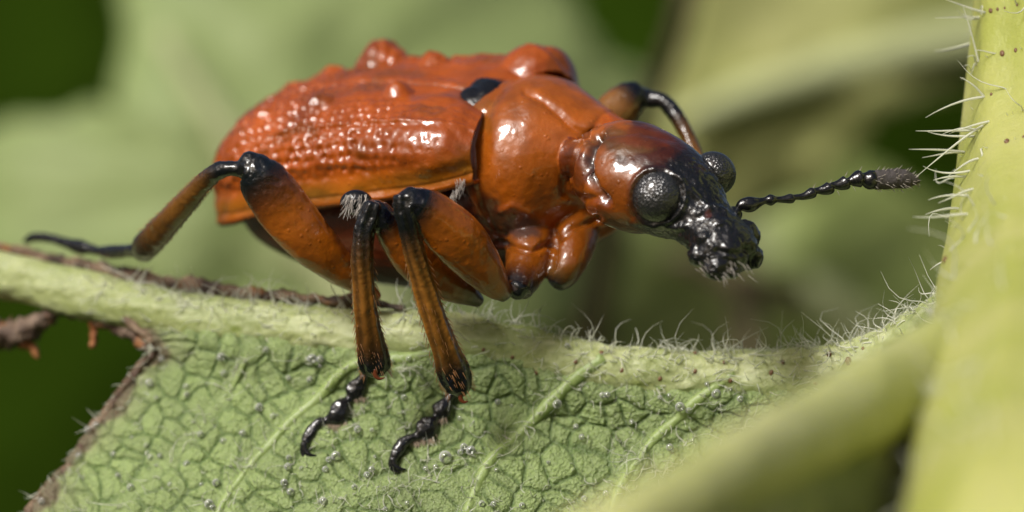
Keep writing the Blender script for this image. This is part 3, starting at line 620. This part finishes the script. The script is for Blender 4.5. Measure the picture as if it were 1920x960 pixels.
patch(918, 450, 34, DK*.35, .9, 90, yr=(-1.25, 3)); patch(1000, 330, 60, AM*.6, .35, 60); patch(960, 395, 40, DK, .45, 22); patch(1120, 390, 30, DK, .5, 20); patch(905, 215, 34, BR, .5, 40); patch(872, 270, 14, V3(.36, .16, .04), .7, 70); patch(880, 350, 14, DK, .6, 60)  # first: shade of the hip cavity painted as a tall dark patch
# relief: creases, wrinkles and rugged black parts
dsp = np.zeros(n)
def crease(line, wd, dep, yr=(-4, 2)):
    L = np.array(line, float); d = np.full(n, 1e9)
    for a, b in zip(L[:-1], L[1:]):
        ab = b-a; t = np.clip(((pp-a)@ab)/(ab@ab), 0, 1); d = np.minimum(d, np.linalg.norm(pp-a-t[:, None]*ab, axis=1))
    m = facing*(bv[:, 1] > yr[0])*(bv[:, 1] < yr[1]); return dep*np.exp(-(d/wd)**2)*m
for L_, w_, d_ in [([(985, 172), (1020, 190), (1050, 215), (1075, 240), (1105, 252)], 7, -.07), ([(905, 215), (890, 270), (893, 330), (910, 390), (935, 440)], 7, -.06), ([(1060, 350), (1065, 300), (1085, 262), (1120, 248)], 10, -.10),
                   ([(935, 455), (1000, 470), (1040, 452), (1075, 425), (1120, 412)], 6, -.09), ([(940, 395), (960, 385), (990, 398)], 7, .05), ([(1040, 440), (1035, 500)], 7, -.07),
                   ([(1060, 365), (1090, 375), (1125, 372)], 9, -.08), ([(1130, 252), (1200, 246), (1260, 262)], 6, -.03), ([(1225, 322), (1275, 335), (1310, 372), (1330, 392)], 5, .05), ([(1190, 415), (1240, 428), (1285, 424)], 6, .05),
                   ([(1345, 470), (1375, 478), (1400, 470)], 5, -.06), ([(1398, 462), (1412, 480), (1410, 500)], 5, -.07), ([(1310, 400), (1335, 385), (1360, 395)], 6, .05), ([(540, 340), (600, 420), (650, 490)], 8, .03)]:
    dsp += crease(L_, w_, d_)
for ex_, ey_, er_ in ((1233, 368, 52),):
    th_ = np.linspace(0, 2*math.pi, 25); dsp += crease([(ex_+er_*math.cos(a_), ey_+er_*math.sin(a_)) for a_ in th_], 5, .06)
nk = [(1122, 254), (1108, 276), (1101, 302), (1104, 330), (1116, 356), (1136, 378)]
dsp += crease(nk, 8, -.17); m_ = np.clip(crease(nk, 10, 1.0)*1.1, 0, 1)[:, None]*(1-sstep(-.2, .5, fbm(bv*2, 117))*.5)[:, None]; col[:, :3] = col[:, :3]*(1-.85*m_)+BK*1.5*.85*m_  # neck crease also coloured near-black, painting the shade of the gap
dsp += col[:, 3]*(.016*fbm(bv*6, 101)+.016*vnoise(bv*14, 103))+.010*fbm(bv*2.2, 105)+.006*fbm(bv*6, 107)
bv = bv+bn*dsp[:, None]
mot = fbm(bv*1.6, 109)[:, None]; mo2 = fbm(bv*5, 111)[:, None]; col[:, :3] *= np.clip(1+.26*mot+.14*mo2, .4, 1.5)
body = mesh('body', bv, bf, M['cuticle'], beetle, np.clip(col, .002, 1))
body['label'] = 'orange shield and hips, black snout and leg joints'

# wing covers
TUB = {1: [(-3.3, 1.0, .26, .16), (-1.75, .55, .24, .22), (-.75, .8, .3, .06), (-4.6, 1.0, .2, .08)],
       -1: [(-3.3, 1.62, .44, .52), (-1.9, 1.2, .26, .2), (.12, 1.62, .52, .34), (.42, 2.02, .34, .2), (-4.3, 1.35, .22, .14), (-2.6, 1.5, .3, .1), (-4.9, .7, .2, .1)]}
def elytron(side):
    nu, nv = 420, 260; u = np.linspace(0, 1, nu)
    L = 6.55
    wv = np.interp(u, [0, .04, .1, .3, .5, .68, .8, .9, .96, 1], [1.78, 2.05, 2.2, 2.32, 2.30, 2.18, 1.98, 1.56, 1.08, .42])
    ct = np.interp(u, [0, .06, .2, .4, .55, .7, .8, .88, .95, 1], [-.12, .06, .20, .26, .24, .12, -.06, -.36, -.95, -1.9])
    ce = np.interp(u, [0, .1, .3, .6, .85, 1], [-.98, -1.06, -1.16, -1.36, -1.78, -2.2])
    ker = np.ones(21)/21; sm = lambda a: np.convolve(np.pad(a, 10, 'edge'), ker, 'valid')
    wv, ct, ce = sm(wv), sm(ct), sm(ce)
    G_ = np.zeros((nu, nv, 3)); arc = np.zeros((nu, nv)); BB = np.zeros((nu, nv)); FL = np.zeros((nu, nv))
    th = np.linspace(0, math.pi/2, 160)
    for i in range(nu):
        e = 2/3.0; pb = wv[i]*np.sin(th)**e; pc = ce[i]+(ct[i]-ce[i])*np.cos(th)**e
        pb = np.r_[.012, pb[1:], wv[i]+.05, wv[i]+.045, wv[i]-.03, wv[i]-.35]; pc = np.r_[pc, ce[i]-.10, ce[i]-.15, ce[i]-.22, ce[i]-.24]
        s = np.r_[0, np.cumsum(np.hypot(np.diff(pb), np.diff(pc)))]; t = np.linspace(0, s[-1], nv)
        b = np.interp(t, s, pb); c = np.interp(t, s, pc)
        c = c-.06*np.exp(-(b/.07)**2)
        a = .12-L*u[i]+.10*np.sin(np.pi*np.clip(b/2.2, 0, 1))*(1-u[i]) - .55*(1-u[i])**8*np.exp(-(b/.72)**4)+(.10 if side > 0 else .62)*(1-u[i])**7*np.exp(-((b-1.75)/.55)**2)
        G_[i, :, 0] = a; G_[i, :, 1] = b; G_[i, :, 2] = c; arc[i] = t; BB[i] = b; FL[i] = t-s[159]
    for _ in range(2): G_[1:-1] = (G_[:-2]+2*G_[1:-1]+G_[2:])/4
    W_ = B(G_[..., 0], G_[..., 1]*side, G_[..., 2])
    du = np.gradient(W_, axis=0); dv = np.gradient(W_, axis=1); nr = nrm(np.cross(dv, du)); nr = nr if side*(nr[nu//2, nv//2]@DD) > 0 or True else -nr
    if (nr[nu//2, 20]@DD) < 0: nr = -nr
    a, s = G_[..., 0], arc
    # rows of pits
    q = np.stack([a, s, a*0], -1).reshape(-1, 3)
    wob = fbm(q*1.3, 201).reshape(nu, nv)
    ds, da = .215, .205
    si = (s+.06*wob)/ds; ri = np.floor(si); h = np.zeros((nu, nv))
    for dr in (-1, 0, 1):
        r_ = ri+dr; ai = a/da+.5*(r_ % 2)+.25*wob
        for dq in (-1, 0, 1):
            c_ = np.floor(ai)+dq
            jx = (_h(r_, c_, r_*0, 5)-.5)*.4; jy = (_h(r_, c_, r_*0+1, 5)-.5)*.3; big = .45+.8*_h(r_, c_, r_*0+2, 5)
            d = np.hypot((ai-c_-.5-jx)*da, (si-r_-.5-jy)*ds)
            h -= big*np.exp(-(d/.072)**2)
    mask = (.28+.72*sstep(.10, .34, u)[:, None])*(.22+.78*np.clip(sstep(.7, 1.5, s)+sstep(.42, .62, u)[:, None], 0, 1))*(1-sstep(-.55, -.28, FL))
    rip = vnoise(q*np.array([7, 2.5, 1]), 207).reshape(nu, nv)
    hh = .066*h*mask+.026*rip*mask+.035*wob*sstep(0, .3, s)+.010*fbm(q*5, 209).reshape(nu, nv)
    for (ta, tb, tr, tht) in TUB[side]:
        d = np.hypot(a-ta, BB-tb)
        hh += tht*(np.maximum(1-(d/(tr*1.35))**2, 0))**1.2
    hh += .13*np.exp(-((a+.7)/1.0)**2-((BB-1.8)/.6)**2)*(1-sstep(-.4, -.1, FL))
    keel = np.interp(a, [-5, -3.6, -1.8, -.5, .2], [1.85, 1.80, 1.75, 1.7, 1.5]); hh += .05*np.exp(-((s-keel)/.05)**2)*sstep(-5, -3.8, a)*(1-.6*sstep(-1.5, 0, a))
    hh -= .09*np.exp(-((FL+.40)/.14)**2)*sstep(.05, .2, u)[:, None]*.55
    hh -= .09*np.exp(-((a+1.3)/.5)**2)*np.exp(-((BB-.55)/.35)**2)
    V_ = W_+nr*hh[..., None]
    mt = fbm(q*.9, 211).reshape(nu, nv); m2 = fbm(q*3, 213).reshape(nu, nv)
    c = OR[None, None]*np.clip(1+.26*mt+.16*m2, .35, 1.4)[..., None]
    st = sstep(.2, .75, fbm(q*np.array([1.6, 2.2, 1]), 215).reshape(nu, nv))[..., None]; c = c*(1-.5*st)+V3(.16, .045, .006)*.5*st
    c = c+np.array([.03, .05, .004])*(np.exp(-((FL+.1)/.22)**2))[..., None]
    c = c*(1-.55*np.exp(-((FL+.03)/.025)**2)[..., None])
    rear = sstep(.93, 1.0, u)[:, None, None]*0; c = np.clip(c*(1-rear), .004, .9)
    fr = V_.reshape(-1, 3); bk = (V_-nr*.07).reshape(-1, 3); idx = np.arange(nu*nv).reshape(nu, nv); N = nu*nv
    qq = np.stack([idx[:-1, :-1], idx[1:, :-1], idx[1:, 1:], idx[:-1, 1:]], -1).reshape(-1, 4)
    rim = []
    for A_ in (idx[0], idx[-1][::-1], idx[:, -1], idx[:, 0][::-1]):
        rim += [(A_[k], A_[k+1], N+A_[k+1], N+A_[k]) for k in range(len(A_)-1)]
    fc = np.vstack([qq, (qq+N)[:, ::-1], np.array(rim)])
    if side < 0: fc = fc[:, ::-1]
    cc = np.vstack([c.reshape(-1, 3)]*2)
    return mesh('elytron', np.vstack([fr, bk]), fc, M['elytron'], beetle, cc)
el_near = elytron(1); el_far = elytron(-1)
# scutellum
v, f = ball(B(-.2, 0, -.17), (F*.46, SS*.70, DD*.36), 40, 28)
v = v+nrm(v-B(-.2, 0, -.17))*(.05*fbm(v*3, 301)+.02*fbm(v*9, 303))[:, None]
mesh('scutellum', v, f, M['black'], beetle)
# eyes
def eye(c, ax, r):
    v, f = ball(c, ax, 48, 36); return mesh('eye', v, f, M['eye'], beetle)
nd = nrm(V3(-.15, -.95, .05)); e1_ = nrm(np.cross(nd, V3(.5, 0, .85))); e2_ = np.cross(nd, e1_)
ne = P(1233, 368, -2.42); eye(ne, (e1_*.46, e2_*.475, nd*.37), .45)
fe = P(1338, 326, -1.35); eye(fe, (nrm(V3(.8, .1, -.6))*.42, nrm(V3(.55, .1, .8))*.40, nrm(V3(.2, -1, .1))*.42), .4)
# antenna
ant = [(1381, 391, .045), (1392, 385, .11), (1408, 383, .135), (1424, 379, .08), (1434, 376, .06), (1445, 375, .10), (1456, 374, .055), (1468, 374, .06), (1484, 372, .085), (1490, 370, .05), (1508, 368, .065), (1524, 361, .095), (1530, 358, .055), (1545, 356, .09), (1556, 352, .11), (1561, 348, .06), (1576, 346, .10), (1587, 342, .12), (1590, 340, .06), (1600, 338, .11), (1612, 335, .15), (1616, 335, .10), (1628, 337, .165), (1638, 337, .165)]
S = catmull(np.array([np.r_[P(a, b, -1.95+.9*(a-1381)/340), r*1.06] for a, b, r in ant]), 150)
antenna = mesh('antenna', *loft(S[:, :3], S[:, 3], S[:, 3], (0, 1, 0), 20), M['black'], beetle)
clb = [(1636, 337, .12), (1641, 337, .175), (1655, 337, .18), (1675, 335, .185), (1692, 335, .18), (1702, 337, .16), (1704, 337, .145), (1712, 338, .11), (1724, 340, .03)]
S = catmull(np.array([np.r_[P(a, b, -1.95+.9*(a-1381)/340), r] for a, b, r in clb]), 60)
cv, cf = loft(S[:, :3], S[:, 3], S[:, 3], (0, 1, 0), 24)
cv = cv+nrm(cv-np.vstack([np.repeat(S[:, :3], 24, 0), S[:1, :3], S[-1:, :3]]))*(.014*vnoise(cv*18, 5))[:, None]
club = mesh('antenna_club', cv, cf, M['club'], beetle); club.parent = antenna
# claws and spurs
def spike(pts, r0, mt_, name='claw'):
    S = catmull(np.array([np.r_[p, r0*(1-i/(len(pts)-1))**.7+.008] for i, p in enumerate(pts)]), 20)
    mesh(name, *loft(S[:, :3], S[:, 3], S[:, 3], (0, 1, 0), 10), mt_, beetle)
spike([onleaf(737, 860, .2), onleaf(740, 873, .16), onleaf(750, 879, .13), onleaf(762, 880, .11)], .07, M['black'])
spike([onleaf(571, 832, .2), onleaf(573, 846, .16), onleaf(582, 853, .13), onleaf(594, 854, .11)], .07, M['black'])
spike([onleaf(736, 858, .2), onleaf(733, 872, .14), onleaf(738, 882, .1), onleaf(750, 886, .09)], .055, M['black'])
spike([onleaf(570, 830, .2), onleaf(567, 845, .14), onleaf(571, 856, .1), onleaf(583, 860, .09)], .055, M['black'])
M['spur'] = mat('reddish_spur', (.12, .03, .01), .3)
spike([P(864, 735, -1.45), P(864, 748, -1.45), P(870, 754, -1.45), P(878, 752, -1.45)], .05, M['spur'], 'spur')
spike([P(703, 692, -1.4), P(704, 704, -1.4), P(711, 710, -1.4), P(722, 708, -1.4)], .05, M['spur'], 'spur')
# setae on legs and antenna, pale hair tufts, foot pads
H = []
def legset(K_, side, n, L, r=.011):
    K_ = np.array(K_, float)
    for t in np.linspace(.02, .98, n):
        i = t*(len(K_)-1); k = min(int(i), len(K_)-2); q = K_[k]*(1-(i-k))+K_[k+1]*(i-k); d = K_[k+1]-K_[k]; d = d/np.linalg.norm(d)
        nn = V3(-d[1], 0, -d[0])*side if False else V3(d[1]*-1, 0, -d[0])
        nn = nrm(np.r_[side*(-d[1]), 0, side*(-d[0])])
        base = P(q[0], q[1], q[2])+nn*q[3]
        H.append((base, nrm(nn*.6+V3(d[0], -.35, -d[1])), V3(d[0], 0, -d[1])*.2, L*rng.uniform(.6, 1.2), r))
for off in (0, 1):
    for sd in (1, -1):
        legset([(778, 480, -2.25, .18), (816, 605, -1.85, .23), (850, 700, -1.5, .28), (864, 735, -1.42, .2)], sd, 26, .13)
        legset([(680, 480, -1.85, .18), (687, 600, -1.55, .22), (702, 680, -1.3, .27), (706, 700, -1.25, .2)], sd, 24, .13)
        legset([(385, 340, -.6, .17), (350, 378, -.2, .2), (285, 448, .9, .26)], sd, 14, .11)
for (x0, y0, z0, x1, y1, z1, n_) in [(838, 680, -1.82, 868, 735, -1.6, 26), (690, 645, -1.62, 708, 695, -1.46, 22), (800, 560, -2.26, 835, 660, -1.88, 22), (680, 530, -1.9, 696, 640, -1.62, 20)]:
    for _ in range(n_):
        t = rng.uniform(); p = P(x0+(x1-x0)*t+rng.normal()*11, y0+(y1-y0)*t, z0+(z1-z0)*t+.06)
        H.append((p, nrm(V3((x1-x0)/60, -.35, -(y1-y0)/60)), V3(0, 0, 0), rng.uniform(.1, .18), .009))
v, f = hairs(H, 5, 3); tag(mesh('setae', v, f, M['seta'], beetle), kind='stuff')
H = []
cS = S
for _ in range(110):
    i = rng.integers(2, 58); a = rng.uniform(0, 6.28); d = V3(0, math.cos(a), math.sin(a)); H.append((cS[i, :3]+d*cS[i, 3], nrm(d+V3(.8, 0, 0)), V3(0, 0, 0), rng.uniform(.04, .12), .008))
for x, y0, sy in [(1556, 344, 1), (1585, 330, 1), (1612, 320, 1), (1600, 350, -1), (1570, 358, -1), (1525, 352, 1)]:
    H.append((P(x, y0, -1.5), nrm(V3(.5, -.2, sy)), V3(0, 0, 0), .1, .008))
v, f = hairs(H, 4, 3); o = mesh('setae', v, f, M['pale_hair'], beetle); tag(o, kind='stuff'); o.parent = antenna
H = []
for _ in range(150):
    p = P(648+rng.uniform(0, 42), 372+rng.uniform(-8, 22), -1.75+rng.uniform(-.05, .1)); H.append((p, nrm(V3(-.25+.3*rng.normal(), -.5, -.8)), V3(0, 0, 0), rng.uniform(.12, .24), .010))
for _ in range(90):
    t_ = rng.uniform(-1, 1); p = P(858+8*t_+rng.normal()*5, 352-18*t_, -.75+rng.normal()*.03); H.append((p, nrm(V3(-.1, -.25, -.9)+.25*rng.normal(size=3)), V3(0, 0, 0), rng.uniform(.08, .16), .006))
for _ in range(40):
    p = P(1350+rng.normal()*22, 500+rng.normal()*8, -3.05); H.append((p, nrm(V3(.4+.3*rng.normal(), -.3, -.6)), V3(0, 0, 0), rng.uniform(.1, .25), .008))
v, f = hairs(H, 4, 3); tag(mesh('hair_tufts', v, f, M['pale_hair'], beetle), kind='stuff')
lm2 = ball(P(668, 380, -1.6), (V3(.3, 0, 0), V3(0, .2, 0), V3(0, 0, .24)), 20, 14); mesh('hip_plate', *lm2, M['black'], beetle)
H = []
for cx, cy in ((630, 800), (800, 828), (612, 800), (778, 834)):
    for _ in range(55):
        p = onleaf(cx+rng.normal()*12, cy-7+rng.normal()*3, .13); H.append((p, nrm(V3(.05+.25*rng.normal(), -.2, -1)), V3(0, .2, 0), rng.uniform(.06, .14), .008))
for cx, cy in ((672, 745), (830, 784)):
    for _ in range(24):
        p = onleaf(cx+rng.normal()*7, cy+rng.normal()*3, .16); H.append((p, nrm(V3(.1+.2*rng.normal(), -.2, -1)), V3(0, .2, 0), rng.uniform(.06, .14), .008))
v, f = hairs(H, 4, 3); tag(mesh('foot_pads', v, f, M['pad'], beetle), kind='stuff')

# ------------------------------------------------------------------ droplets on the leaf hairs
dv, df = ball(V3(0, 0, 0), (V3(1, 0, 0), V3(0, 1, 0), V3(0, 0, 1)), 20, 14)
dme = None
spots = [(1045, 758, 9), (835, 857, 12), (883, 845, 9), (671, 805, 7), (630, 855, 9), (617, 862, 6), (600, 674, 7), (585, 673, 9), (415, 670, 8), (697, 880, 6), (688, 890, 6), (545, 922, 7), (533, 905, 7), (606, 939, 7), (610, 880, 6), (180, 798, 7), (165, 807, 7), (148, 855, 6), (245, 914, 7), (282, 858, 6), (300, 855, 5), (392, 945, 9), (280, 718, 8), (376, 814, 6), (486, 764, 8), (1030, 753, 6), (1275, 763, 9), (1292, 770, 6), (1345, 734, 9), (1388, 748, 6), (1062, 649, 5), (1256, 839, 7), (350, 870, 6), (405, 905, 7), (455, 812, 6), (540, 875, 7), (664, 913, 5), (78, 940, 6), (870, 838, 7), (1080, 800, 5), (420, 700, 6), (350, 740, 5), (500, 655, 5)]
while len(spots) < 120:
    px, py = rng.uniform(150, 1380), rng.uniform(660, 955)
    if px > np.interp(py, EP[:, 1], EP[:, 0])+10: spots.append((px, py, rng.uniform(2.5, 6)))
for px, py, r in spots:
    r = r/100*1.0
    p = onleaf(px, py, .10+r*.8)
    if py < 740 and px > 900: i = nearest(mv, px, py); p = mv[i]+mn[i]*r*.8
    if dme is None:
        o = mesh('droplet', dv*1.0, df, M['drop'], org=(0, 0, 0)); dme = o.data
    else: o = bpy.data.objects.new('droplet', dme); sc.collection.objects.link(o)
    o.location = p; o.scale = (r, r*.9, r); o.rotation_euler = (rng.uniform(-.3, .3), rng.uniform(-.3, .3), 0)
    vx1 = np.interp(py, [700, 800, 870, 930, 1040], [1085, 985, 920, 885, 860]); vx2 = np.interp(py, [668, 690, 750, 820, 890, 985], [770, 660, 590, 520, 455, 400])
    if py < 740 and px > 900: z_ = ('tiny clear droplet sitting on the raised pale rib of the chewed leaf', 'droplets on the rib')
    elif px < np.interp(py, EP[:, 1], EP[:, 0])+38: z_ = ('tiny clear droplet on the brown withered border of the chewed leaf', 'droplets along the bite')
    elif px < vx2: z_ = ('tiny clear droplet on leaf cells between the bite and first long side vein', 'droplets between bite and vein')
    elif px < vx1: z_ = ('tiny clear droplet on leaf cells around the beetle feet, between two long side veins', 'droplets around the feet')
    else: z_ = ('tiny clear droplet on leaf cells between the last side veins and the pale side rib', 'droplets below the rib')
    tag(o, z_[0], 'droplet', z_[1])
